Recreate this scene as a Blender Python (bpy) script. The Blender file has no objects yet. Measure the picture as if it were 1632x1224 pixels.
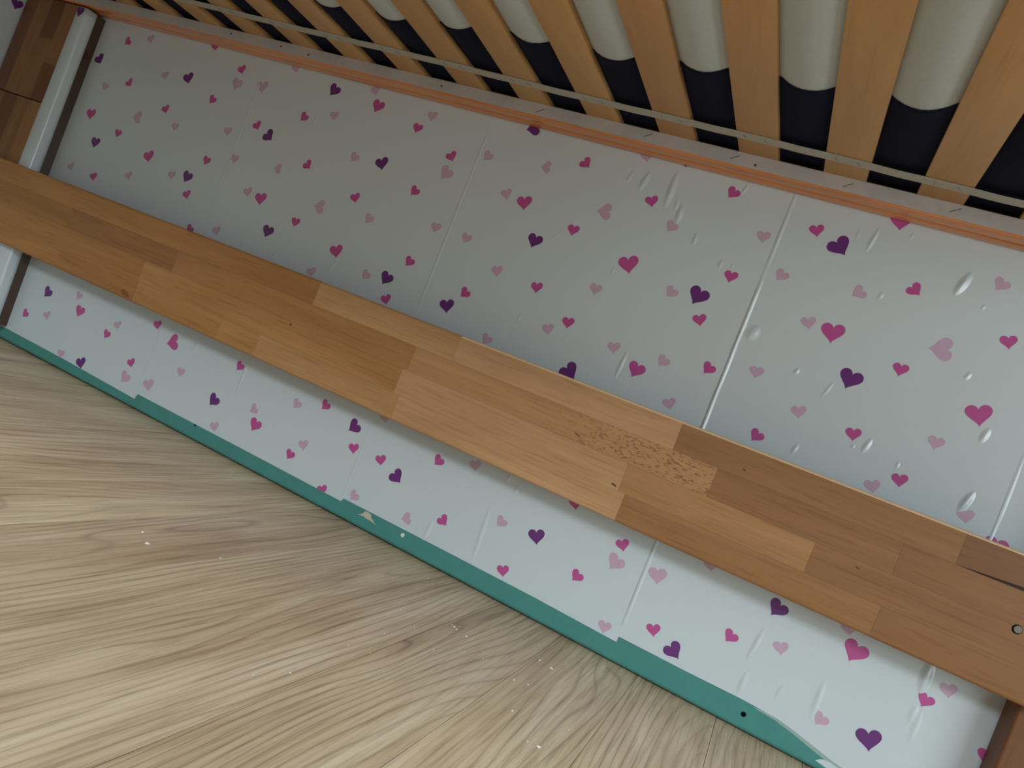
import bpy, bmesh, math, random
from mathutils import Vector, Matrix

random.seed(7)
scene = bpy.context.scene
COL = scene.collection

# ---------------------------------------------------------------- camera
cam_data = bpy.data.cameras.new('camera')
cam = bpy.data.objects.new('camera', cam_data)
COL.objects.link(cam)
_r, _u, _b = [0.865036, 0.3372, 0.371497], [-0.348468, -0.128903, 0.928415], [0.360948, -0.932567, 0.005997]
_l = [1.00947, -0.96918, 0.28617]
cam.matrix_world = Matrix(((_r[0], _u[0], _b[0], _l[0]), (_r[1], _u[1], _b[1], _l[1]), (_r[2], _u[2], _b[2], _l[2]), (0, 0, 0, 1)))
cam_data.sensor_width = 36.0
cam_data.lens = 25.9481
cam_data.clip_start = 0.01
scene.camera = cam

# ---------------------------------------------------------------- light, exposure
scene.view_settings.view_transform = 'Standard'
scene.view_settings.look = 'None'
scene.view_settings.gamma = 1.0
scene.view_settings.use_curve_mapping = False
scene.view_settings.exposure = 0.14

world = bpy.data.worlds.new('room_ambient')
scene.world = world
world.use_nodes = True
bg = world.node_tree.nodes['Background']
bg.inputs['Color'].default_value = (0.80, 0.92, 1.0, 1)
bg.inputs['Strength'].default_value = 0.05


def area_lamp(name, loc, target, sx, sy, power, color):
    ld = bpy.data.lights.new(name, 'AREA')
    ld.shape = 'RECTANGLE'
    ld.size, ld.size_y = sx, sy
    ld.energy = power
    ld.color = color
    o = bpy.data.objects.new(name, ld)
    COL.objects.link(o)
    o.location = loc
    o.rotation_euler = (Vector(target) - Vector(loc)).to_track_quat('-Z', 'Y').to_euler()
    return o


# daylight through the room's window, behind the camera and to its right
area_lamp('window_daylight', (1.05, -2.7, 1.8), (0.75, 0.0, 0.0), 1.2, 1.3, 69, (0.86, 0.96, 1.0))
# unseen second source further right, added to brighten the panel's upper right
area_lamp('side_fill_light', (2.5, -1.4, 0.6), (1.3, 0.0, 0.5), 1.1, 0.9, 18, (0.84, 0.95, 1.0))

# ---------------------------------------------------------------- helpers
CM = 0.01


def tag(o, label=None, cat=None, group=None, kind=None):
    if label: o['label'] = label
    if cat: o['category'] = cat
    if group: o['group'] = group
    if kind: o['kind'] = kind
    return o


def empty(name, loc=(0, 0, 0)):
    o = bpy.data.objects.new(name, None)
    o.empty_display_size = 0.05
    COL.objects.link(o)
    o.location = loc
    return o


def link(name, me, mats, parent=None, loc=(0, 0, 0), rot=(0, 0, 0)):
    o = bpy.data.objects.new(name, me)
    if len(me.materials) == 0:
        for m in (mats if isinstance(mats, (list, tuple)) else [mats]):
            me.materials.append(m)
    COL.objects.link(o)
    o.location = loc
    o.rotation_euler = rot
    if parent:
        o.parent = parent
    return o


def smooth(me, on=True):
    for p in me.polygons:
        p.use_smooth = on


def mesh_of(bm, name, sm=False):
    me = bpy.data.meshes.new(name)
    bmesh.ops.recalc_face_normals(bm, faces=bm.faces[:])
    bm.to_mesh(me)
    bm.free()
    smooth(me, sm)
    return me


def box_bm(lx, ly, lz, bev=0.0005, seg=1, round_edges=None, rr=0.004, rseg=5):
    """box of metres centred on the origin, long axis X; round_edges picks long edges by (sign y, sign z)"""
    bm = bmesh.new()
    bmesh.ops.create_cube(bm, size=1.0)
    for v in bm.verts:
        v.co.x *= lx; v.co.y *= ly; v.co.z *= lz
    if round_edges:
        ed = []
        for e in bm.edges:
            a, b = e.verts
            if abs(a.co.x - b.co.x) > lx * 0.5:
                s = (1 if a.co.y > 0 else -1, 1 if a.co.z > 0 else -1)
                if s in round_edges:
                    ed.append(e)
        bmesh.ops.bevel(bm, geom=ed, offset=rr, segments=rseg, affect='EDGES', profile=0.5)
    elif bev > 0:
        bmesh.ops.bevel(bm, geom=bm.edges[:], offset=bev, segments=seg, affect='EDGES', profile=0.5)
    return bm


def shade_auto(me):
    """smooth with flat faces kept crisp: big faces flat, small bevel faces smooth"""
    for p in me.polygons:
        p.use_smooth = True
    try:
        me.set_sharp_from_angle(angle=math.radians(35))
    except Exception:
        pass


def lin(r, g, b):
    def f(c):
        c /= 255.0
        return c / 12.92 if c <= 0.04045 else ((c + 0.055) / 1.055) ** 2.4
    return (f(r), f(g), f(b), 1)


# ---------------------------------------------------------------- materials
class NT:
    def __init__(self, name):
        self.m = bpy.data.materials.new(name)
        self.m.use_nodes = True
        self.t = self.m.node_tree
        self.b = self.t.nodes['Principled BSDF']

    def n(self, typ, **kw):
        nd = self.t.nodes.new(typ)
        for k, v in kw.items():
            setattr(nd, k, v)
        return nd

    def l(self, a, b):
        self.t.links.new(a, b)

    def mapping(self, scale, offs=None):
        tc = self.n('ShaderNodeTexCoord')
        mp = self.n('ShaderNodeMapping')
        self.l(tc.outputs['Object'], mp.inputs['Vector'])
        mp.inputs['Scale'].default_value = scale
        return mp.outputs['Vector']

    def noise(self, vec, scale=1.0, detail=4, rough=0.55, dist=0.0):
        nz = self.n('ShaderNodeTexNoise')
        nz.inputs['Scale'].default_value = scale
        nz.inputs['Detail'].default_value = detail
        nz.inputs['Roughness'].default_value = rough
        nz.inputs['Distortion'].default_value = dist
        self.l(vec, nz.inputs['Vector'])
        return nz.outputs['Fac']

    def ramp(self, fac, stops):
        r = self.n('ShaderNodeValToRGB')
        el = r.color_ramp.elements
        while len(el) < len(stops):
            el.new(0.5)
        for e, (p, c) in zip(el, stops):
            e.position = p
            e.color = c
        self.l(fac, r.inputs['Fac'])
        return r.outputs['Color']

    def math(self, op, a, b=None, clamp=False):
        nd = self.n('ShaderNodeMath', operation=op, use_clamp=clamp)
        for i, x in enumerate((a, b)):
            if x is None: continue
            if isinstance(x, (int, float)): nd.inputs[i].default_value = x
            else: self.l(x, nd.inputs[i])
        return nd.outputs[0]

    def mix(self, typ, fac, a, b):
        nd = self.n('ShaderNodeMix', data_type='RGBA', blend_type=typ)
        for i, x in ((0, fac), (6, a), (7, b)):
            if isinstance(x, (int, float)): nd.inputs[i].default_value = x
            elif isinstance(x, tuple): nd.inputs[i].default_value = x
            else: self.l(x, nd.inputs[i])
        return nd.outputs[2]

    def randvec(self, vec, amount=20.0):
        oi = self.n('ShaderNodeObjectInfo')
        m = self.math('MULTIPLY', oi.outputs['Random'], amount)
        cb = self.n('ShaderNodeCombineXYZ')
        self.l(m, cb.inputs[0]); self.l(m, cb.inputs[1]); self.l(m, cb.inputs[2])
        ad = self.n('ShaderNodeVectorMath', operation='ADD')
        self.l(vec, ad.inputs[0]); self.l(cb.outputs[0], ad.inputs[1])
        return ad.outputs[0]

    def bump(self, h, strength, dist):
        b = self.n('ShaderNodeBump')
        b.inputs['Strength'].default_value = strength
        b.inputs['Distance'].default_value = dist
        self.l(h, b.inputs['Height'])
        self.l(b.outputs['Normal'], self.b.inputs['Normal'])

    def done(self, color=None, rough=0.5, spec=0.5, coat=0.0):
        if color is not None:
            if isinstance(color, tuple): self.b.inputs['Base Color'].default_value = color
            else: self.l(color, self.b.inputs['Base Color'])
        self.b.inputs['Roughness'].default_value = rough
        self.b.inputs['Specular IOR Level'].default_value = spec
        self.b.inputs['Coat Weight'].default_value = coat
        self.b.inputs['Coat Roughness'].default_value = 0.25
        return self.m


def wood_material(name, rough=0.42, coat=0.15, contrast=1.0, flecks=False):
    """lacquered edge-glued beech, tinted by each piece's object colour, grain along local X"""
    k = NT(name)
    oi = k.n('ShaderNodeObjectInfo')
    v1 = k.randvec(k.mapping((3, 45, 45)))
    v2 = k.randvec(k.mapping((14, 330, 330)), 37)
    v3 = k.randvec(k.mapping((2.2, 14, 14)), 11)
    g1 = k.noise(v1, 1, 5, 0.6, 0.6)
    g2 = k.noise(v2, 1, 3, 0.6)
    g3 = k.noise(v3, 1, 3, 0.5, 1.2)
    c = 1.0
    r1 = k.ramp(g1, [(0.30, (1 - .16 * contrast, 1 - .20 * contrast, 1 - .26 * contrast, 1)), (0.70, (1.06, 1.05, 1.04, 1))])
    r2 = k.ramp(g2, [(0.32, (1 - .22 * contrast, 1 - .28 * contrast, 1 - .34 * contrast, 1)), (0.46, (1, 1, 1, 1))])
    r3 = k.ramp(g3, [(0.30, (0.88, 0.84, 0.78, 1)), (0.66, (1.05, 1.05, 1.05, 1))])
    col = k.mix('MULTIPLY', 1.0, oi.outputs['Color'], r1)
    col = k.mix('MULTIPLY', 0.75, col, r2)
    col = k.mix('MULTIPLY', 0.9, col, r3)
    if flecks:      # ray flecks crowding one end of the stave
        v4 = k.mapping((160, 420, 420))
        g4 = k.noise(v4, 1, 2, 0.5, 0.5)
        tc = k.n('ShaderNodeTexCoord'); sp = k.n('ShaderNodeSeparateXYZ'); k.l(tc.outputs['Object'], sp.inputs[0])
        far = k.math('MULTIPLY', k.math('ADD', sp.outputs[0], 0.02), 9.0, True)
        fk = k.math('MULTIPLY', k.math('MULTIPLY', k.math('SUBTRACT', g4, 0.56), 14.0, True), far)
        col = k.mix('MULTIPLY', far, col, (0.95, 0.93, 0.9, 1))
        col = k.mix('MULTIPLY', fk, col, (0.62, 0.50, 0.42, 1))
    k.bump(g2, 0.12, 0.0006)
    return k.done(col, rough, 0.45, coat)


def floor_material():
    k = NT('oak_laminate')
    oi = k.n('ShaderNodeObjectInfo')
    base = k.randvec(k.mapping((1, 1, 1)), 31)
    mp = k.n('ShaderNodeMapping'); k.l(base, mp.inputs['Vector']); mp.inputs['Scale'].default_value = (1.5, 9, 9)
    n1 = k.noise(mp.outputs['Vector'], 1, 1.5, 0.45, 0.25)
    sp = k.n('ShaderNodeSeparateXYZ'); k.l(base, sp.inputs[0])
    across = k.math('MULTIPLY', sp.outputs[1], 85)
    ph = k.math('ADD', k.math('MULTIPLY', n1, 13.0), across)
    # sharp growth rings: one dark line per unit of phase
    fr = k.math('FRACT', ph)
    rings = k.ramp(fr, [(0.0, (0.52, 0.52, 0.52, 1)), (0.16, (0.93, 0.93, 0.93, 1)), (0.6, (1, 1, 1, 1)), (0.93, (0.84, 0.84, 0.84, 1)), (1.0, (0.52, 0.52, 0.52, 1))])
    mp2 = k.n('ShaderNodeMapping'); k.l(base, mp2.inputs['Vector']); mp2.inputs['Scale'].default_value = (9, 260, 260)
    pores = k.noise(mp2.outputs['Vector'], 1, 4, 0.65)
    mp3 = k.n('ShaderNodeMapping'); k.l(base, mp3.inputs['Vector']); mp3.inputs['Scale'].default_value = (3, 22, 22)
    broad = k.noise(mp3.outputs['Vector'], 1, 4, 0.55, 0.3)
    col = k.ramp(broad, [(0.30, lin(190, 164, 134)), (0.50, lin(212, 190, 160)), (0.72, lin(228, 212, 186))])
    ringmask = k.ramp(k.noise(mp3.outputs['Vector'], 0.6, 2, 0.5), [(0.35, (0.45, 0.45, 0.45, 1)), (0.6, (1, 1, 1, 1))])
    tint = k.mix('MIX', rings, lin(96, 68, 46), (1, 1, 1, 1))
    col = k.mix('MULTIPLY', ringmask, col, tint)
    pr = k.ramp(pores, [(0.30, (0.66, 0.61, 0.56, 1)), (0.52, (1.0, 1.0, 1.0, 1)), (0.75, (1.08, 1.09, 1.09, 1))])
    col = k.mix('MULTIPLY', 0.9, col, pr)
    col = k.mix('MULTIPLY', 1.0, col, oi.outputs['Color'])
    k.bump(pores, 0.18, 0.0005)
    return k.done(col, 0.42, 0.4, 0.0)


def plain(name, rgb, rough=0.5, spec=0.4, var=0.04, scale=60, bump=0.0):
    k = NT(name)
    v = k.mapping((scale, scale, scale))
    n = k.noise(v, 1, 4, 0.6)
    c = lin(*rgb)
    lo = tuple(x * (1 - var) for x in c[:3]) + (1,)
    hi = tuple(min(1, x * (1 + var)) for x in c[:3]) + (1,)
    col = k.ramp(n, [(0.3, lo), (0.7, hi)])
    if bump:
        k.bump(n, bump, 0.0008)
    return k.done(col, rough, spec)


M_BEECH = wood_material('lacquered_beech', 0.55, 0.05)
M_EDGE_HIGHLIGHT = plain('beech_edge_highlight', (236, 202, 158), 0.45, 0.5, 0.05, 90)  # pale colour standing in for the highlight on the crossbar's upper edge
M_SLAT = wood_material('birch_slat', 0.5, 0.05, 0.4)
M_FLECK = wood_material('flecked_beech', 0.55, 0.05, flecks=True)
M_FLOOR = floor_material()
M_FILM = plain('white_adhesive_film', (203, 213, 217), 0.32, 1.0, 0.012, 300, 0.03)
M_HD = plain('print_plum', (104, 44, 118), 0.36, 0.6, 0.03, 200)
M_HM = plain('print_magenta', (188, 80, 146), 0.36, 0.6, 0.03, 200)
M_HP = plain('print_mauve', (198, 166, 188), 0.36, 0.7, 0.03, 200)
M_GREEN = plain('green_painted_board', (74, 140, 134), 0.42, 0.45, 0.05, 45, 0.05)
M_RAIL = wood_material('lacquered_rail', 0.3, 0.4)
M_DARKW = plain('dark_lacquered_side', (72, 50, 32), 0.14, 0.6, 0.1, 60)
M_LEDGE = plain('raw_ledge_face', (182, 174, 170), 0.7, 0.3, 0.06, 80)
M_MARK = plain('pencil_mark', (52, 48, 46), 0.7, 0.3)
M_TAPE = plain('webbing_tape', (176, 172, 160), 0.75, 0.25, 0.06, 400, 0.1)
M_STAPLE = plain('staple_steel', (120, 116, 108), 0.35, 0.6)
M_MATT = plain('mattress_ticking', (184, 191, 190), 0.85, 0.2, 0.03, 220, 0.15)
M_NAVY = plain('navy_jersey', (16, 20, 40), 0.9, 0.15, 0.12, 300, 0.15)
M_HOLE = plain('dark_hole', (10, 10, 10), 0.9, 0.1)
M_CHIP = plain('bare_chipboard', (196, 186, 168), 0.8, 0.2, 0.08, 500)
M_CAP = plain('white_screw_cap', (220, 222, 216), 0.4, 0.5)
M_STEEL = plain('brushed_screw', (120, 116, 104), 0.35, 0.7)
M_CRUMB = plain('plaster_crumb', (232, 230, 222), 0.8, 0.3)
M_WALL = plain('painted_wall', (205, 202, 195), 0.8, 0.25, 0.03, 40, 0.05)

# ---------------------------------------------------------------- floor
floor_me = mesh_of(box_bm(5.4, 4.4, 0.02, 0), 'floor')
floor = link('floor', floor_me, plain('floor_underlay', (70, 58, 44), 0.8), None, (0.6, -1.4, -0.0205))
tag(floor, kind='structure')
PW = 10.4
_first = None
for i in range(-16, 24):
    x = (0.2 + PW * (i + 0.5)) * CM
    near = -2 <= i <= 13
    y = random.uniform(0.06, 0.40)
    if i < -6 or i > 17:
        continue
    while y > -1.9:
        L = 1.29
        bm = box_bm(L - 0.0004, PW * CM - 0.0004, 0.006, 0.0004)
        me = mesh_of(bm, 'floor_plank')
        o = link('floor_plank', me, M_FLOOR, floor)
        o.location = Vector((x, y - L / 2, -0.0078)) - floor.location
        o.rotation_euler = (0, 0, math.pi / 2)
        t = random.uniform(0.90, 1.06)
        o.color = (t, t * random.uniform(0.97, 1.01), t * random.uniform(0.94, 1.0), 1)
        y -= L

wall = link('wall_back', mesh_of(box_bm(5.4, 0.06, 2.6, 0), 'wall_back'), M_WALL, None, (0.6, 0.075, 1.3))
tag(wall, kind='structure')

# ---------------------------------------------------------------- bed frame
bed = empty('bed_frame', (0.4, -0.02, 0))
tag(bed, 'lacquered beech bed frame with a heart-papered panel and horizontal crossbar', 'bed')
BO = Vector(bed.location)


def part(name, me, mats, x, y, z, rot=(0, 0, 0), parent=None):
    o = link(name, me, mats, parent or bed, (0, 0, 0), rot)
    p = Vector((x * CM, y * CM, z * CM)) - BO
    if parent:
        p -= Vector(parent.location)
    o.location = p
    return o


# --- back panel: green painted board, rounded lower edge
PX0, PX1, PZ1, PT = -78.0, 146.0, 68.0, 1.8
bm = box_bm((PX1 - PX0) * CM, PT * CM, (PZ1 + 0.25) * CM, 0, 1, [(-1, -1)], 0.006, 5)
me = mesh_of(bm, 'back_panel'); shade_auto(me)
panel = part('back_panel', me, M_GREEN, (PX0 + PX1) / 2, PT / 2, -0.25 + (PZ1 + 0.25) / 2)
tag(panel, 'green painted board')

# --- adhesive film strips with printed hearts, seams, blisters
HEARTS = []
for s in "-34.3 60.7 Ms -40;-28.7 62.3 Ps 28;-39.6 56.0 DL 45;-21.8 56.5 Ps 28;-16.2 57.1 DL 28;-29.7 53.3 Ms 54;-35.5 51.3 Ps -12;-9.0 54.6 Ms -25;-18.6 50.6 Ms 34;-36.3 45.5 ML 9;-24.7 47.7 PL -81;-27.7 43.7 Ms -5;-32.4 40.7 DL 2;-14.9 48.1 Ps 2;-18.2 41.5 ML 28;-5.0 44.1 Ms -11;-12.9 63.9 Ms 27;-5.1 61.1 Ms 32;-5.0 58.4 PL -11;0.7 59.1 PL 15;6.1 63.7 Ps 26;15.2 61.7 DL -23;23.0 63.4 Ps 25;24.5 61.0 ML -10;11.4 56.1 Ms -30;17.2 57.7 Ps 14;2.8 52.5 Ms 42;6.0 51.4 DL 58;-2.9 50.1 Ps 15;0.8 45.9 Ps 2;10.2 46.7 Ps -80;15.9 48.7 Ms 57;23.9 52.1 Ps -23;29.3 52.4 DL 27;-36.1 34.9 Ps 30;-29.5 34.6 Ms 23;-21.1 37.0 Ps 29;-11.3 39.7 Ps 15;-7.8 40.3 DL -11;-6.3 37.4 Ms 33;-2.8 31.9 Ms -24;3.0 33.3 Ps 27;6.2 41.3 Ps 27;9.3 40.9 ML 15;21.0 42.9 PL -83;27.0 46.0 Ms 28;17.8 39.2 Ms 2;30.8 43.5 Ps -22;13.2 36.2 DL -4;27.4 37.0 ML 25;24.4 32.5 Ps 26;34.1 35.1 Ps -27;37.8 35.7 DL -15;39.2 32.7 Ms 30;40.5 39.3 Ms -21;33.0 59.3 Ms -4;34.7 61.7 Ps 13;40.6 56.5 Ms 39;40.7 53.8 PL -27;46.3 58.0 Ps -27;36.7 49.8 Ms -28;51.6 63.8 DL -66;51.6 53.4 Ps 28;54.8 52.9 ML 18;42.6 45.5 Ps 2;48.1 45.4 Ps -9;58.5 48.1 DL -4;63.4 51.2 Ms 4;54.8 42.3 Ps 18;61.5 41.9 Ms 13;51.2 37.7 Ms -31;49.3 35.0 DL 21;67.8 38.7 Ms 10;65.4 36.9 Ps 23;57.2 32.5 Ps -20;55.8 58.8 Ps -80;61.5 60.8 Ms 57;66.6 55.0 PL -79;72.5 58.1 Ms 24;76.3 55.5 Ps -25;69.5 63.9 Ps 22;74.7 64.7 DL 31;72.8 48.9 MX 24;69.7 44.3 Ps 2;79.6 47.1 Ps -24;83.1 47.7 DX -13;84.5 44.8 Ms 26;75.2 37.6 Ps 17;70.7 32.4 DX 55;79.1 35.8 ML -10;82.0 38.1 Ps -24;87.8 39.2 Ms -23;82.3 62.0 Ms -24;88.1 57.5 Ps 10;93.9 60.1 Ms 22;97.2 58.9 DX 48;86.1 51.4 Ms 2;91.9 53.4 Ps -23;102.6 63.8 ML 11;101.1 54.1 Ps -44;106.9 56.3 Ms 57;115.0 59.6 Ps -22;97.1 48.7 Ps 22;100.1 48.4 MX 9;93.5 40.8 Ps 7;84.9 33.2 Ps 29;99.9 37.9 Ps 20;96.3 33.3 Ms -22;94.7 30.7 DL 2;103.9 43.7 DX -6;108.6 46.7 Ms 4;111.7 50.5 PX -76;117.9 53.5 Ms 20;117.9 44.5 MX 22;106.5 37.6 Ms 13;114.9 39.9 Ps 2;112.9 34.4 Ms 15;110.5 32.6 Ps 24;120.4 33.2 Ps 19;124.1 31.2 ML 0;-29.5 11.4 DL -25;-33.0 6.0 Ms -31;-27.4 7.5 Ps 30;-20.0 10.8 ML -5;-21.6 13.3 Ps -11;-10.1 11.5 Ps 29;-11.8 9.2 Ms -11;-1.5 14.5 Ms 22;3.0 12.9 MX -62;-20.5 2.3 Ps 2;-15.0 2.5 DL 29;-3.9 6.6 Ms 35;-4.1 3.8 PL -21;1.6 4.5 PL 28;7.1 8.9 Ps 2;18.1 14.0 Ms -24;15.7 7.1 DL -24;23.8 8.7 Ps -42;25.2 6.5 ML -12;31.1 12.4 Ps -23;17.9 3.3 Ps 27;35.1 7.1 Ps 26;36.1 14.1 Ms -26;42.2 13.0 DL -36;43.6 10.0 Ms 19;33.4 4.8 Ms -12;41.2 2.2 Ms 31;48.6 10.2 Ms 25;52.1 9.0 DL 59;46.6 3.6 Ps -25;55.9 4.2 Ps -62;46.7 16.2 Ps 25;57.3 13.7 Ms -25;62.9 15.3 Ps 24;61.5 6.3 Ms 59;69.5 9.7 Ps -24;75.0 10.0 DL 23;72.4 3.8 Ms 23;82.0 7.6 Ms -23;86.1 13.9 Ms 30;86.0 11.4 PL -19;87.8 3.3 Ps 7;93.6 5.8 Ms 22;91.6 12.2 PL 17;78.3 16.3 Ms 23;96.8 4.6 DL 56;102.2 9.3 Ms -21;105.9 14.8 DL -21;107.9 10.7 Ps 21;115.2 14.0 MX -11;113.8 16.2 Ps 20;97.1 16.3 Ps 21;114.5 5.2 Ps -20;119.8 5.6 DX 20;123.4 12.4 Ms -11;125.1 14.5 Ps 19;130.5 9.7 Ms 2;-68.0 62.1 DL 17".split(';'):
    a, b, c, d = s.split()
    HEARTS.append((float(a), float(b), c, math.radians(float(d))))
BLIS = [tuple(float(q) for q in s.split()) for s in "111.0 57.3 111.7 59.9 0.66 1.2;100.2 59.4 100.6 62.3 0.38 0.9;98.6 60.5 98.6 61.6 0.31 0.5;104.3 62.1 104.4 62.9 0.30 0.5;103.5 54.1 103.7 55.0 0.38 0.6;114.1 56.3 114.3 56.9 0.29 0.5;119.0 41.8 119.3 43.4 0.50 0.9;108.1 36.1 108.5 37.8 0.45 0.9;115.2 48.0 115.5 48.9 0.36 0.8;106.9 36.0 107.0 36.6 0.30 0.5;119.6 33.7 120.2 36.0 0.57 1.2;112.1 35.7 112.1 36.4 0.29 0.6;123.5 32.8 123.4 41.8 0.28 0.4;91.1 44.7 91.6 46.3 0.96 0.7;97.8 42.2 98.0 43.0 0.39 0.8;101.7 40.7 102.3 42.7 0.31 0.6;100.9 32.9 101.2 34.2 0.38 0.7;68.2 59.9 68.4 61.4 0.43 0.6;70.3 59.4 70.7 61.8 0.60 0.8;74.5 58.2 74.4 62.5 0.68 1.0;75.9 57.9 75.8 59.5 0.42 0.6;76.8 56.3 76.7 58.6 0.59 0.9;80.0 54.1 79.9 55.6 0.42 0.8;53.3 62.8 53.3 63.8 0.36 0.6;83.5 62.2 83.8 63.6 0.33 0.8;84.3 52.1 84.3 53.1 0.41 0.7;85.8 52.5 85.7 53.1 0.24 0.6;76.9 34.2 77.1 37.6 0.42 0.9;71.0 47.0 71.0 48.1 0.26 0.6;60.7 36.8 60.7 37.6 0.36 0.6;60.7 48.9 62.1 50.9 0.22 0.3;59.7 2.9 60.0 5.6 0.54 0.5;67.7 3.5 67.3 10.6 0.52 0.5;68.2 15.2 68.3 16.4 0.35 0.8;69.8 14.1 69.9 15.1 0.35 0.6;105.0 8.1 105.4 11.7 0.45 0.7;105.4 3.7 105.5 6.2 0.53 0.6;109.4 5.1 109.7 6.9 0.37 0.5;113.6 5.2 113.5 9.3 0.51 0.6;122.7 13.3 122.6 16.5 0.77 1.2;122.7 9.7 122.9 11.4 0.49 0.6;123.5 7.8 123.5 11.1 0.42 0.5;8.0 13.0 8.2 16.2 0.42 0.6;19.5 10.1 19.3 16.0 0.41 0.6;-0.3 12.4 -0.6 16.0 0.43 0.4;16.3 36.5 16.5 37.8 0.31 0.6;16.2 32.1 16.3 33.5 0.31 0.7;27.6 33.8 28.0 35.5 0.30 0.7;13.8 55.3 13.9 57.4 0.31 0.6".split(';')]
HSH = []
for i in range(40):
    t = 2 * math.pi * i / 40
    hx = 16 * math.sin(t) ** 3
    hz = 13 * math.cos(t) - 5 * math.cos(2 * t) - 2 * math.cos(3 * t) - math.cos(4 * t)
    HSH.append((hx / 32.0, (hz + 2.5) / 32.0))
HSIZE = {'s': 1.8, 'L': 2.4, 'X': 2.8}
BOTTOM = [(-78, 2.0), (-36.4, 1.95), (-19.7, 1.8), (-0.2, 1.35), (-0.19, 2.35), (23.8, 2.25), (44.9, 2.1), (44.91, 2.65), (62.4, 2.65), (77.6, 2.6),
          (89.9, 2.35), (89.91, 3.12), (98.7, 3.1), (106, 3.2), (110.4, 3.05), (112.4, 2.7), (114.6, 2.2), (117.2, 1.6), (119.8, 1.2), (123.4, 0.8), (123.41, 1.0), (146, 1.0)]


def film_bottom(x):
    for (a, za), (b, zb) in zip(BOTTOM, BOTTOM[1:]):
        if a <= x <= b:
            return za + (zb - za) * (x - a) / (b - a)
    return 1.5


def clip_poly(pts, zmin):
    out = []
    for i in range(len(pts)):
        p, q = pts[i - 1], pts[i]
        pin, qin = p[1] >= zmin, q[1] >= zmin
        if pin != qin:
            t = (zmin - p[1]) / (q[1] - p[1])
            out.append((p[0] + t * (q[0] - p[0]), zmin))
        if qin:
            out.append(q)
    return out


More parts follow.
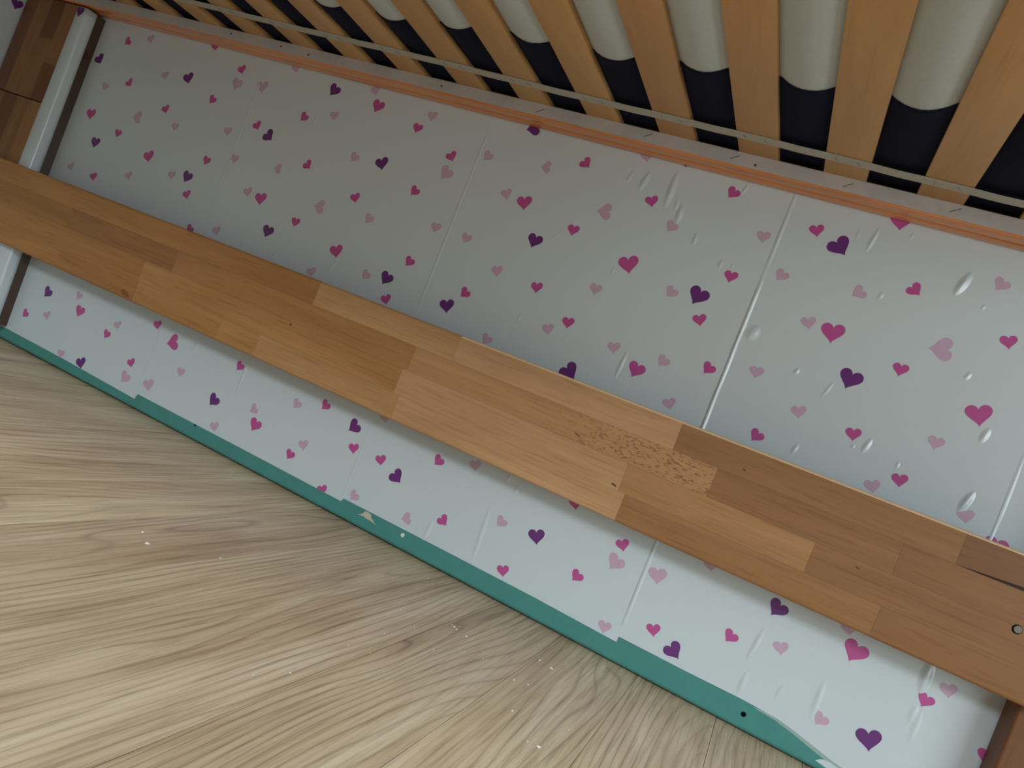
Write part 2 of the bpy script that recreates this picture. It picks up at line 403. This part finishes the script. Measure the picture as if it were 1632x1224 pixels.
FILM_Y = -0.03
def film_sheet(x0, x1, seam):
    bm = bmesh.new()
    xc = (x0 + x1) / 2
    ztop = 64.6
    # plain sheet with the lower edge as cut
    xs = [x0]
    for bx, _ in BOTTOM:
        if x0 + 0.05 < bx < x1 - 0.05:
            xs.append(bx)
    xs.append(x1)
    lo, hi = [], []
    for x in xs:
        xx = min(max(x, x0 + 0.02), x1 - 0.02)
        lo.append(bm.verts.new(((x - xc) * CM, FILM_Y * CM, film_bottom(xx) * CM)))
        hi.append(bm.verts.new(((x - xc) * CM, FILM_Y * CM, ztop * CM)))
    for i in range(len(xs) - 1):
        bm.faces.new((lo[i], lo[i + 1], hi[i + 1], hi[i]))
    # folded side and lower edge giving the film its thickness
    for a, b in list(zip(lo, lo[1:])) + [(hi[0], lo[0]), (lo[-1], hi[-1])]:
        c = bm.verts.new((b.co.x, 0.0, b.co.z)); d = bm.verts.new((a.co.x, 0.0, a.co.z))
        bm.faces.new((a, d, c, b))
    # lifted overlap along the seam at the sheet's left edge: a fine rounded ridge
    if seam:
        hgt, wid, segs = seam
        n = 40
        prof = [(-wid * 0.45, 0.0), (-wid * 0.27, hgt * 0.55), (-wid * 0.1, hgt), (wid * 0.08, hgt), (wid * 0.26, hgt * 0.6), (wid * 0.5, 0.0)]
        for za, zb, amp in segs:
            rows = []
            m = max(4, int((zb - za) / 1.5))
            for j in range(m + 1):
                t = j / m
                z = za + (zb - za) * t
                e = amp * min(1.0, 6 * t + 0.02, 6 * (1 - t) + 0.02) * (0.85 + 0.25 * math.sin(z * 0.9))
                rows.append([bm.verts.new(((x0 + px - xc) * CM, (FILM_Y - 0.015 - py * e) * CM, z * CM)) for px, py in prof])
            for r0, r1 in zip(rows, rows[1:]):
                for i in range(len(prof) - 1):
                    f = bm.faces.new((r0[i], r0[i + 1], r1[i + 1], r1[i])); f.smooth = True
    # blisters and creases
    for ax, az, bx, bz, w, s in BLIS:
        mx = (ax + bx) / 2
        if not (x0 <= mx < x1):
            continue
        L = math.hypot(bx - ax, bz - az)
        ux, uz = (bx - ax) / L, (bz - az) / L
        nx, nz = uz, -ux
        nu, nv = 14, 8
        hw = w * 0.95
        hL = L * 0.62
        h = s * min(w, 1.0) * 0.34
        cx_, cz_ = (ax + bx) / 2, (az + bz) / 2
        g = []
        for i in range(nu + 1):
            u = -1 + 2 * i / nu
            row = []
            for j in range(nv + 1):
                v = -1 + 2 * j / nv
                taper = math.sqrt(max(0.0, 1 - u * u)) * 0.85 + 0.15
                hh = h * (math.cos(math.pi * u / 2) ** 1.0) * (math.cos(math.pi * v / 2) ** 2)
                px = cx_ + ux * u * hL + nx * v * hw * taper
                pz = cz_ + uz * u * hL + nz * v * hw * taper
                row.append(bm.verts.new(((px - xc) * CM, (FILM_Y - 0.012 - hh) * CM, pz * CM)))
            g.append(row)
        for r0, r1 in zip(g, g[1:]):
            for j in range(nv):
                f = bm.faces.new((r0[j], r0[j + 1], r1[j + 1], r1[j])); f.smooth = True
    # printed hearts
    for hx, hz, cls, ang in HEARTS:
        if not (x0 <= hx < x1):
            continue
        s = HSIZE[cls[1]] * (1.0 if cls[0] != 'D' else 0.98)
        ca, sa = math.cos(ang), math.sin(ang)
        pts = []
        for px, pz in HSH:
            pts.append((hx + s * (px * ca - pz * sa), hz + s * (px * sa + pz * ca)))
        pts = clip_poly(pts, film_bottom(min(max(hx, x0 + .1), x1 - .1)) + 0.01)
        if len(pts) < 3:
            continue
        vs = [bm.verts.new(((px - xc) * CM, (FILM_Y - 0.02) * CM, pz * CM)) for px, pz in pts]
        f = bm.faces.new(vs)
        f.material_index = {'D': 1, 'M': 2, 'P': 3}[cls[0]]
    for f in bm.faces:
        f.normal_update()
        if f.normal.y > 0:
            f.normal_flip()
    bmesh.ops.triangulate(bm, faces=[f for f in bm.faces if len(f.verts) > 4])
    me = bpy.data.meshes.new('film_sheet')
    bm.to_mesh(me); bm.free()
    o = link('film_sheet', me, [M_FILM, M_HD, M_HM, M_HP], panel)
    o.location = Vector((xc * CM, 0, 0)) - BO - Vector(panel.location)
    return o


film_sheet(-78, -44, None)
film_sheet(-44, -0.2, None)
film_sheet(-0.2, 44.9, (0.05, 0.5, [(1.9, 16, .6), (33, 60, 1)]))
film_sheet(44.9, 89.9, (0.05, 0.5, [(2.4, 16, .5), (31, 64, 1.2)]))
film_sheet(89.9, 123.4, (0.17, 0.62, [(4.5, 17.5, 0.75), (20, 54, 1.2), (54, 64.3, 0.7)]))
film_sheet(123.4, 131, (0.04, 0.4, [(18, 40, 1)]))


def disc(r, depth, n=16):
    bm = bmesh.new()
    bmesh.ops.create_cone(bm, cap_ends=True, segments=n, radius1=r * CM, radius2=r * 0.85 * CM, depth=depth * CM)
    bmesh.ops.rotate(bm, verts=bm.verts[:], cent=(0, 0, 0), matrix=Matrix.Rotation(math.pi / 2, 3, 'X'))
    return bm


o = part('screw_hole', mesh_of(disc(0.34, 0.04), 'screw_hole'), M_HOLE, 106.8, -0.005, 1.65, parent=panel)
o = part('screw_cap', mesh_of(disc(0.33, 0.10), 'screw_cap'), M_CAP, 56.4, -0.03, 1.85, parent=panel)
tag(o, 'small white screw cap')


def flake(name, pts, mat, thick=0.03, parent=None, base=0.0):
    bm = bmesh.new()
    cx_ = sum(p[0] for p in pts) / len(pts); cz_ = sum(p[1] for p in pts) / len(pts)
    f = [bm.verts.new(((x - cx_) * CM, -thick * CM, (z - cz_) * CM)) for x, z in pts]
    b = [bm.verts.new(((x - cx_) * 1.08 * CM, 0, (z - cz_) * 1.08 * CM)) for x, z in pts]
    bm.faces.new(f); bm.faces.new(b[::-1])
    for i in range(len(pts)):
        bm.faces.new((f[i - 1], f[i], b[i], b[i - 1]))
    bmesh.ops.triangulate(bm, faces=[q for q in bm.faces if len(q.verts) > 4])
    me = mesh_of(bm, name)
    return part(name, me, mat, cx_, base, cz_, parent=parent)


tag(flake('paint_chip', [(48.4, 1.5), (48.9, 1.85), (49.4, 2.4), (49.9, 2.45), (50.5, 2.25), (50.6, 1.95), (51.6, 1.35), (50.7, 1.55), (50.1, 1.5), (49.4, 1.65)], M_CHIP, 0.02, panel), 'bare chipped patch in the green paint')
flake('film_scrap', [(108.0, 2.9), (110.2, 2.75), (112.5, 2.3), (114.8, 1.7), (117.0, 1.2), (120.5, 0.75), (120.5, 1.15), (117.2, 1.75), (114.6, 2.35), (112.4, 2.85), (110.4, 3.15)], plain('torn_film_glue', (150, 176, 168), 0.6, 0.3, 0.1, 300), 0.022, panel)
tag(flake('film_scrap', [(115.8, 0.75), (116.2, 1.15), (116.9, 1.35), (118.6, 1.1), (121.2, 0.6), (121.0, 0.35), (118, 0.4)], M_FILM, 0.05, panel), 'loose torn white scrap of film')
flake('paint_chip', [(13.7, 2.05), (14.2, 2.0), (14.35, 2.2), (13.9, 2.25)], M_HOLE, 0.02, panel)

# --- end board added to darken the left side, papered with the same film
ep = part('shading_end_panel', mesh_of(box_bm(1.8 * CM, 88 * CM, 63.5 * CM, 0.001), 'shading_end_panel'), M_GREEN, -61.0, -44.2, 31.95)
tag(ep, 'green painted end board added to darken the left side')
bm = bmesh.new()
vs = [bm.verts.new((0, y * CM, z * CM)) for y, z in ((-88, 2.1), (-0.2, 2.1), (-0.2, 63.4), (-88, 63.4))]
bm.faces.new(vs)
for hy, hz, cls in [(-5.0, 60.5, 'D')] + [(random.uniform(-80, -12), random.uniform(6, 60), random.choice('DMMPP')) for _ in range(60)]:
    s_ = 2.4 if cls == 'D' else 1.8
    f = bm.faces.new([bm.verts.new((0.0002, (hy + px * s_) * CM, (hz + pz * s_) * CM)) for px, pz in HSH])
    f.material_index = {'D': 1, 'M': 2, 'P': 3}[cls]
for f in bm.faces:
    f.normal_update()
    if f.normal.x < 0: f.normal_flip()
bmesh.ops.triangulate(bm, faces=[f for f in bm.faces if len(f.verts) > 4])
me = bpy.data.meshes.new('film_sheet'); bm.to_mesh(me); bm.free()
o = link('film_sheet', me, [M_FILM, M_HD, M_HM, M_HP], ep)
o.location = Vector((-60.07 * CM, 0, 0)) - BO - Vector(ep.location)

# --- rail along the top and the ledge the slats lie on
RL = (PX1 + 60.0)
RC = (PX1 - 60.0) / 2
bm = box_bm(RL * CM, 1.82 * CM, 4.6 * CM, 0, 1, [(-1, -1), (1, -1)], 0.0035, 5)
me = mesh_of(bm, 'top_rail'); shade_auto(me)
rail = part('top_rail', me, M_RAIL, RC, -0.97, 63.95 + 2.3)
rail.color = lin(210, 134, 74)
LEDGE_Z = 66.0
bm = box_bm(RL * CM, 2.0 * CM, 2.05 * CM, 0, 1, [(-1, -1), (1, -1)], 0.0028, 5)
bm.faces.ensure_lookup_table()
for f in bm.faces:
    f.normal_update()
    if f.normal.y < -0.9 and f.calc_area() > 0.005:
        f.material_index = 1
for mx, mz, tilt in ((53.7, 64.75, 1), (69.9, 65.0, 1), (81.7, 64.9, 1), (95.6, 64.85, 1), (107.4, 64.95, 1)):
    vs = [bm.verts.new(((mx - RC + dx) * CM, -1.006 * CM, (mz + 0.28 - LEDGE_Z + 1.025 + dz) * CM)) for dx, dz in ((-.62, -.34), (-.5, -.36), (.55, .32), (.45, .36))]
    f = bm.faces.new(vs); f.material_index = 2
for mx, mz in ((5.3, 65.2), (11.3, 64.9), (84.4, 64.8), (-6, 65.3), (37, 65.1)):
    vs = [bm.verts.new(((mx - RC + 0.17 * math.cos(a)) * CM, -1.006 * CM, (mz - LEDGE_Z + 1.025 + 0.17 * math.sin(a)) * CM)) for a in [i * math.pi / 4 for i in range(8)]]
    f = bm.faces.new(vs); f.material_index = 2
me = bpy.data.meshes.new('slat_ledge'); bm.to_mesh(me); bm.free(); shade_auto(me)
ledge = part('slat_ledge', me, [M_RAIL, M_LEDGE, M_MARK], RC, -3.06, LEDGE_Z - 1.025)
ledge.color = lin(216, 140, 80)
tag(ledge, 'ledge with a raw grey front face and pencil marks')

# --- boards glued up from staves
BEECH = {'l': (206, 166, 120), 'm': (190, 145, 100), 'd': (158, 108, 68), 'r': (180, 132, 90), 'y': (196, 152, 104), 'p': (204, 162, 122), 'k': (124, 82, 50), 'q': (164, 120, 76), 'w': (152, 108, 67), 'x': (178, 132, 86),
         'a': (190, 138, 78), 'b': (178, 124, 68), 'c': (148, 98, 54), 'u': (140, 98, 60)}


def stave(parent, x0, x1, z0, z1, y0, y1, tint, rnd=None, taper=None, axis='X', org=None, lit_edge=False, mat=None):
    L = x1 - x0
    bm = box_bm((L - 0.015) * CM, (y1 - y0) * CM, (z1 - z0 - 0.012) * CM, 0, 1, rnd, 0.004, 5)
    if taper:   # lower edge pulled up at the far end: an opened glue joint
        for v in bm.verts:
            if v.co.z < 0 and v.co.x > 0:
                v.co.z += taper * CM
    bmesh.ops.recalc_face_normals(bm, faces=bm.faces[:])
    if lit_edge:  # highlight painted onto the top round-over faces
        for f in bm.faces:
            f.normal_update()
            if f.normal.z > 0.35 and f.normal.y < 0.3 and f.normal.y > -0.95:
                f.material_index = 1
    me = mesh_of(bm, 'stave'); shade_auto(me)
    o = link('stave', me, [mat or M_BEECH, M_EDGE_HIGHLIGHT], parent)
    if axis == 'X':
        o.location = Vector(((x0 + x1) / 2 * CM, (y0 + y1) / 2 * CM, (z0 + z1) / 2 * CM)) - org
    else:       # board standing up: local X runs up, local Z runs across
        o.location = Vector(((z0 + z1) / 2 * CM, (y0 + y1) / 2 * CM, (x0 + x1) / 2 * CM)) - org
        o.rotation_euler = (0, -math.pi / 2, 0)
    j = random.uniform(0.98, 1.02)
    c = BEECH[tint]
    if axis == 'X':     # crossbar tints drawn toward a mean, palest past mid-length, darker towards both ends
        xm = max(-30, min(118, (max(x0, -40) + min(x1, 128)) / 2))
        ks = ((-30, (176, 126, 72)), (45, (190, 146, 102)), (72, (198, 154, 114)), (95, (172, 126, 84)), (118, (146, 103, 63)))
        for (xa, ca), (xb, cb) in zip(ks, ks[1:]):
            if xa <= xm <= xb:
                t = (xm - xa) / (xb - xa)
                mean = [p + (q - p) * t for p, q in zip(ca, cb)]
        c = [p + (q - p) * 0.55 for p, q in zip(c, mean)]
    c = lin(*c)
    o.color = (c[0] * j, c[1] * j, c[2] * j, 1)
    return o


# crossbar in front of the panel
CB0, CB1 = -59.0, 146.0
core = part('crossbar', mesh_of(box_bm((CB1 - CB0 - 0.4) * CM, 1.2 * CM, 13.4 * CM, 0.002), 'crossbar'), M_BEECH, (CB0 + CB1) / 2, -5.1, 24.35)
core.color = lin(70, 46, 28)  # shade inside the opened joint put into the core's dark colour
tag(core, 'wide beech crossbar glued from staves')
CORG = BO + Vector(core.location)
ROWS = [
    (27.9, 31.6, [(1, 1), (-1, 1)], [(-59, 3.5, 'a'), (3.5, 31.6, 'b'), (31.6, 56.4, 'l'), (56.4, 88.3, 'p'), (88.3, 119.9, 'q'), (119.9, 146, 'k')]),
    (24.3, 27.9, None, [(-59, -23.1, 'b'), (-23.1, 3.5, 'c'), (3.5, 50.5, 'b'), (50.5, 94.0, 'x'), (94.0, 114.8, 'w'), (114.8, 146, 'u')]),
    (20.7, 24.3, None, [(-59, -2.6, 'a'), (-2.6, 49.8, 'a'), (49.8, 84, 'p'), (84, 106.7, 'x'), (106.7, 146, 'w')]),
    (17.1, 20.7, [(1, -1), (-1, -1)], [(-59, -22, 'a'), (-22, -2.2, 'b'), (-2.2, 16.9, 'a'), (16.9, 24.8, 'a'), (24.8, 50.9, 'y'), (50.9, 85.0, 'p'), (85.0, 115, 'q'), (115, 146, 'w')]),
]
for z0, z1, rnd, items in ROWS:
    for x0, x1, tint in items:
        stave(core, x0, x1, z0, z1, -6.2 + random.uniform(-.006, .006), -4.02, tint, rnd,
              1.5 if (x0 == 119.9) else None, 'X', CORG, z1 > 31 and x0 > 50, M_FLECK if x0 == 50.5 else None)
# knot flecks and bark pockets
for kx, kz, a, b in ((83.3, 21.2, .36, .12), (96.8, 28.9, .2, .07), (111.5, 23.5, .25, .08), (76.6, 25.2, .5, .07), (29.3, 23.9, .16, .18), (-4.2, 18.0, 1.1, .45)):
    pts = [(kx + a * math.cos(t) * 1.0 + b * math.sin(t) * .2, kz + b * math.sin(t) - a * .25 * math.cos(t)) for t in [i * math.pi / 5 for i in range(10)]]
    flake('wood_knot', pts, plain('wood_knot', (92, 62, 40) if a < 1 else (140, 88, 54), 0.6), 0.012, core, -6.2)
for sx, sz in ((127.1, 24.1), (-54, 24.3), (127.1, 27.0)):
    bm = disc(0.42, 0.12, 20)
    sl = bmesh.ops.create_cube(bm, size=1.0)
    for v in sl['verts']:
        v.co = Vector((v.co.x * 0.5 * CM, -0.062 * CM + v.co.y * 0.02 * CM, v.co.z * 0.09 * CM))
    if sz < 27:
        part('screw', mesh_of(bm, 'screw'), M_STEEL, sx, -6.24, sz, parent=core)
        part('screw_recess', mesh_of(disc(0.5, 0.02, 20), 'screw_recess'), M_HOLE, sx - 0.06, -6.212, sz - 0.03, parent=core)
    else:
        bm.free()

# posts at the two ends, standing boards 4 cm thick on the panel
def post(x0, x1, z0, z1, pieces, name='post'):
    c = part(name, mesh_of(box_bm((x1 - x0 - 0.4) * CM, 3.2 * CM, (z1 - z0 - 0.4) * CM, 0.002), name), M_BEECH, (x0 + x1) / 2, -1.95, (z0 + z1) / 2)
    c.color = lin(*BEECH['m'])
    og = BO + Vector(c.location)
    n = len(pieces)
    w = (x1 - x0) / n
    for i, colm in enumerate(pieces):
        rnd = None
        if i == 0: rnd = [(-1, 1)]
        if i == n - 1: rnd = [(-1, -1)]
        for a, b, tint in colm:
            # local Z of a standing stave points to -X
            stave(c, a, b, x0 + i * w, x0 + (i + 1) * w, -4.0 + random.uniform(-.006, .006), -0.1, tint, rnd, None, 'Z', og)
    return c


post(-59.5, -44.4, 44.15, 63.6, [[(44.15, 63.6, 'k')], [(44.15, 63.6, 'w')], [(44.15, 56, 'w'), (56, 63.6, 'k')], [(44.15, 51.5, 'k'), (51.5, 63.6, 'w')]])
post(-59.0, -44.0, -0.45, 43.95, [[(-0.45, 43.95, 'w')], [(-0.45, 43.95, 'k')], [(-0.45, 43.95, 'w')], [(-0.45, 43.95, 'q')]])
post(130.3, 146.0, -0.45, 63.6, [[(-0.45, 63.6, 'k')], [(-0.45, 30, 'k'), (30, 63.6, 'w')], [(-0.45, 63.6, 'k')], [(-0.45, 63.6, 'w')]])

# film wrapped battens in the left inner corner
def batten(xl0, xr0, xl1, xr1, z0, z1):
    """profile swept up, leaning a little; film rolls round its front arris and runs into the panel"""
    bm = bmesh.new()
    rows = []
    n = 24
    for i in range(n + 1):
        t = i / n
        z = z0 + (z1 - z0) * t
        xl = xl0 + (xl1 - xl0) * t; xr = xr0 + (xr1 - xr0) * t
        w = 0.05 * math.sin(z * 0.7)
        pr = [(xl, -0.05), (xl, -4.0), (xl + 0.25, -4.12 + w * .3), ((xl + xr) / 2, -4.16 + w * .4), (xr - 0.45, -4.1), (xr - 0.12, -3.85), (xr, -3.45),
              (xr + 0.02 + w * .4, -2.5), (xr + 0.02, -1.9), (xr - 0.05, -1.88), (xr - 0.05, -0.07), (xr - 0.05, -0.01)]
        rows.append([bm.verts.new((px * CM, py * CM, z * CM)) for px, py in pr])
    for r0, r1 in zip(rows, rows[1:]):
        for q, (a, b, c, d) in enumerate(zip(r0, r0[1:], r1[1:], r1)):
            f = bm.faces.new((a, b, c, d)); f.smooth = q < 8
            if q >= 8:
                f.material_index = 4
    bm.faces.new(rows[0][::-1]); bm.faces.new(rows[-1])
    # hearts printed on the film where it runs over the batten
    for hz, cls, fu in ((62.4, 'D', 0.15),):
        if not (z0 < hz < z1):
            continue
        t = (hz - z0) / (z1 - z0)
        xr = xr0 + (xr1 - xr0) * t
        s = 1.9 if cls != 'D' else 2.2
        vs = []
        for px, pz in HSH:
            if fu < 1:
                vs.append(bm.verts.new(((xr - 1.5 + px * s * .9) * CM, -4.22 * CM, (hz + pz * s) * CM)))
            else:
                yy = -4.1 + (fu - 0.2) * 1.9 + px * s
                xx = xr + 0.02
                vs.append(bm.verts.new(((xx + 0.10) * CM, yy * CM, (hz + pz * s) * CM)))
        f = bm.faces.new(vs); f.material_index = {'D': 1, 'M': 2, 'P': 3}[cls]
        bmesh.ops.triangulate(bm, faces=[f])
    me = bpy.data.meshes.new('corner_batten')
    bmesh.ops.recalc_face_normals(bm, faces=bm.faces[:])
    bm.to_mesh(me); bm.free()
    o = link('corner_batten', me, [M_FILM, M_HD, M_HM, M_HP, M_DARKW], bed)
    o.location = -BO
    tag(o, 'corner batten wrapped in white heart film')
    return o


batten(-44.0, -40.7, -44.6, -41.9, 24.2, 63.5)
batten(-43.9, -36.4, -43.9, -37.4, 2.3, 24.0)

# near long side of the same frame (rail and posts behind the camera's view, carrying the slats)
bm = box_bm(RL * CM, 2.0 * CM, 8.0 * CM, 0, 1, [(-1, -1), (1, -1)], 0.004, 4)
me = mesh_of(bm, 'side_rail'); shade_auto(me)
o = part('side_rail', me, M_RAIL, RC, -91.5, 66.5); o.color = lin(205, 140, 84)
bm = box_bm(RL * CM, 2.0 * CM, 2.05 * CM, 0.001)
o = part('slat_ledge', mesh_of(bm, 'slat_ledge'), M_RAIL, RC, -89.4, LEDGE_Z - 1.025); o.color = lin(205, 140, 84)
for px in (-56.5, 143.5):
    bm = box_bm(70 * CM, 5 * CM, 5 * CM, 0.003, 2)
    o = part('post', mesh_of(bm, 'post'), M_BEECH, px, -90.0, 34.55, (0, math.pi / 2, 0))
    o.location.y = (-95.1 * CM) - BO.y
    o.color = lin(*BEECH['m'])

# ---------------------------------------------------------------- slatted base
base = empty('slatted_base', (0.45, -0.45, 0.66))
tag(base, 'roll-out slatted bed base of pale wooden slats joined by webbing tape', 'slatted base')
SO = Vector(base.location)
SL_W, SL_T = 5.0, 0.8
slats = [31.15 + 10.62 * i for i in range(-8, 11)]
sl_me = None
for sx in slats:
    L = 86.6
    if sl_me is None:
        bm = box_bm(L * CM, SL_W * CM, SL_T * CM, 0.0012, 2)
        sl_me = mesh_of(bm, 'slat'); shade_auto(sl_me)
    o = link('slat', sl_me, M_SLAT, base)
    o.location = Vector((sx * CM, -45.6 * CM, (LEDGE_Z + SL_T / 2 + 0.01) * CM)) - SO
    o.rotation_euler = (0, 0, math.pi / 2 + random.uniform(-.002, .002))
    j = random.uniform(0.93, 1.05)
    c = lin(196, 152, 98)
    o.color = (c[0] * j, c[1] * j * random.uniform(.97, 1.02), c[2] * j, 1)


def tape_y(x):
    return -10.5 + (x - 20) * 0.0225 + 0.12 * math.sin(x * 0.13)


def tape(yoff, full):
    bm = bmesh.new()
    prev = None
    n = 150
    for i in range(n + 1):
        x = slats[0] - 4 + (slats[-1] - slats[0] + 8) * i / n
        y = tape_y(x) if full else yoff
        k = ((x - slats[0]) / 10.62) % 1.0
        sag = 0.0
        if 0.28 < k < 0.72:
            sag = 0.05 * math.sin((k - 0.28) / 0.44 * math.pi)
        z = LEDGE_Z - 0.03 - sag
        cur = [bm.verts.new(((x * CM - SO.x), (y + dy) * CM - SO.y, (z + dz) * CM - SO.z)) for dy, dz in ((-.85, 0), (.85, 0), (.85, -.09), (-.85, -.09))]
        if prev:
            for a in range(4):
                f = bm.faces.new((prev[a], prev[(a + 1) % 4], cur[(a + 1) % 4], cur[a]))
        prev = cur
    me = mesh_of(bm, 'webbing_tape')
    return link('webbing_tape', me, M_TAPE, base)


tp = tape(0, True)
tag(tp, 'pale webbing tape stapled under the slats')
tape(-80.0, False)
st_me = None
for sx in slats:
    for dx in (-1.35, 1.2):
        if st_me is None:
            bm = box_bm(0.9 * CM, 0.07 * CM, 0.06 * CM, 0.0002)
            st_me = mesh_of(bm, 'staple')
        o = link('staple', st_me, M_STAPLE, tp)
        o.location = Vector(((sx + dx) * CM, tape_y(sx + dx) * CM, (LEDGE_Z - 0.14) * CM)) - SO
        o.rotation_euler = (0, 0, math.radians(70 + random.uniform(-15, 15)))

# ---------------------------------------------------------------- mattress and sheet
MX0, MX1, MY0, MY1 = -48.0, 134.0, -88.0, -2.6


def under_z(x, y):
    k = ((x - slats[0]) / 10.62) % 1.0
    z = LEDGE_Z + SL_T + 0.06
    e = SL_W / 10.62 / 2
    if e < k < 1 - e:
        t = (k - e) / (1 - 2 * e)
        s = 1.15 * math.sin(t * math.pi) ** 0.75
        q = min(1.0, max(0.0, (MY1 - y) / 24.0)); edge = q * q * (3 - 2 * q) * min(1.0, max(0, (y - MY0) / 6.0))
        z -= s * edge
    return z


def grid_shell(name, x0, x1, yfun0, yfun1, nx, ny, zfun, thick, rim=True):
    bm = bmesh.new()
    g = []
    for i in range(nx + 1):
        x = x0 + (x1 - x0) * i / nx
        a, b = yfun0(x), yfun1(x)
        col = []
        for j in range(ny + 1):
            y = a + (b - a) * j / ny
            col.append(bm.verts.new((x * CM, y * CM, zfun(x, y) * CM)))
        g.append(col)
    for c0, c1 in zip(g, g[1:]):
        for j in range(ny):
            f = bm.faces.new((c0[j], c1[j], c1[j + 1], c0[j + 1])); f.smooth = True
    return bm, g


TOPZ = 82.0
nx = 18 * 14
bm, g = grid_shell('mattress', MX0, MX1, lambda x: MY0, lambda x: MY1, nx, 40, under_z, 0)
# closed body: sides and top
rim = [c[0] for c in g] + g[-1][1:] + [c[-1] for c in g[::-1]][1:] + g[0][::-1][1:-1]
top = [bm.verts.new((v.co.x, v.co.y, TOPZ * CM)) for v in rim]
for i in range(len(rim)):
    bm.faces.new((rim[i - 1], rim[i], top[i], top[i - 1]))
bm.faces.new(top)
me = mesh_of(bm, 'mattress')
for p in me.polygons:
    p.use_smooth = len(p.vertices) == 4 and abs(p.normal.z) > 0.3
matt = link('mattress', me, M_MATT)
matt.location = (0, 0, 0)
tag(matt, 'white mattress whose underside bulges down between the bed slats', 'mattress')


def sheet_edge(x):
    return -17.6 - max(0, (x - 20)) * 0.088 + 0.5 * math.sin(x * 0.21) - 0.6 * math.sin(x * .057)


def sheet_z(x, y):
    # a little ruck along the elasticated hem
    h = y - sheet_edge(x)
    return under_z(x, y) - 0.10 - 0.08 * math.exp(-(h / 0.7) ** 2) - 0.03 * math.sin(x * 2.1 + y * .9) * math.exp(-(h / 5) ** 2)


bm, g = grid_shell('fitted_sheet', MX0 - .15, MX1 + .15, sheet_edge, lambda x: MY1 + 0.15, nx, 30, sheet_z, 0)
# far side and top of the sheet, and a turned-in hem
side = [bm.verts.new((c[-1].co.x, (MY1 + 0.15) * CM, (TOPZ + 0.15) * CM)) for c in g]
for i in range(nx):
    bm.faces.new((g[i][-1], g[i + 1][-1], side[i + 1], side[i]))
back = [bm.verts.new((c.co.x, (MY0 - 0.15) * CM, (TOPZ + 0.15) * CM)) for c in side]
for i in range(nx):
    bm.faces.new((side[i], side[i + 1], back[i + 1], back[i]))
low = [bm.verts.new((c.co.x, (MY0 - 0.15) * CM, (LEDGE_Z + 1.6) * CM)) for c in side]
for i in range(nx):
    bm.faces.new((back[i], back[i + 1], low[i + 1], low[i]))
hem = [bm.verts.new((c[0].co.x, c[0].co.y - 0.0004, c[0].co.z + 0.0012)) for c in g]
for i in range(nx):
    f = bm.faces.new((hem[i], hem[i + 1], g[i + 1][0], g[i][0])); f.smooth = True
me = mesh_of(bm, 'fitted_sheet')
for p in me.polygons:
    p.use_smooth = True
sheet = link('fitted_sheet', me, M_NAVY)
tag(sheet, 'dark navy fitted sheet tucked around the mattress edge above the slats', 'sheet')

# ---------------------------------------------------------------- crumbs on the floor
CR = [(48.0, -38.0, .28), (45.4, -36.3, .16), (52.5, -32.1, .14), (68.6, -19.6, .1), (73.8, -15.9, .14), (74.2, -16.1, .2), (74.7, -16.4, .14), (74.5, -15.0, .12), (76.2, -16.9, .16),
      (67.9, -17.4, .1), (82.2, -7.1, .12), (85.7, -12.6, .24), (85.5, -20.3, .14), (86.6, -28.0, .14), (90.7, -31.8, .22), (89.7, -32.0, .12), (94.7, -4.3, .1), (79.9, -20.1, .1), (70.5, -46.9, .12),
      (71.7, -43.7, .12), (27.9, -4.3, .1), (108.0, -5.2, .1), (97.9, -7.0, .1), (84.1, -21.1, .14), (84.0, -12, .16)]
for i in range(45):
    CR.append((random.gauss(78, 9), random.uniform(-34, -3), random.uniform(0.04, 0.09)))
bm = bmesh.new()
for x, y, s in CR:
    r = bmesh.ops.create_icosphere(bm, subdivisions=1, radius=s * CM)
    a = random.uniform(0, 6.28)
    for v in r['verts']:
        v.co = Vector((v.co.x * random.uniform(.6, 1.5), v.co.y * random.uniform(.5, 1.1), v.co.z * 0.5))
        v.co = Matrix.Rotation(a, 3, 'Z') @ v.co
        v.co += Vector((x * CM, y * CM, s * 0.42 * CM - 0.0046))
crumbs = link('plaster_crumbs', mesh_of(bm, 'plaster_crumbs'), M_CRUMB)
tag(crumbs, 'scattered tiny white plaster crumbs on the laminate floor', 'crumbs', kind='stuff')
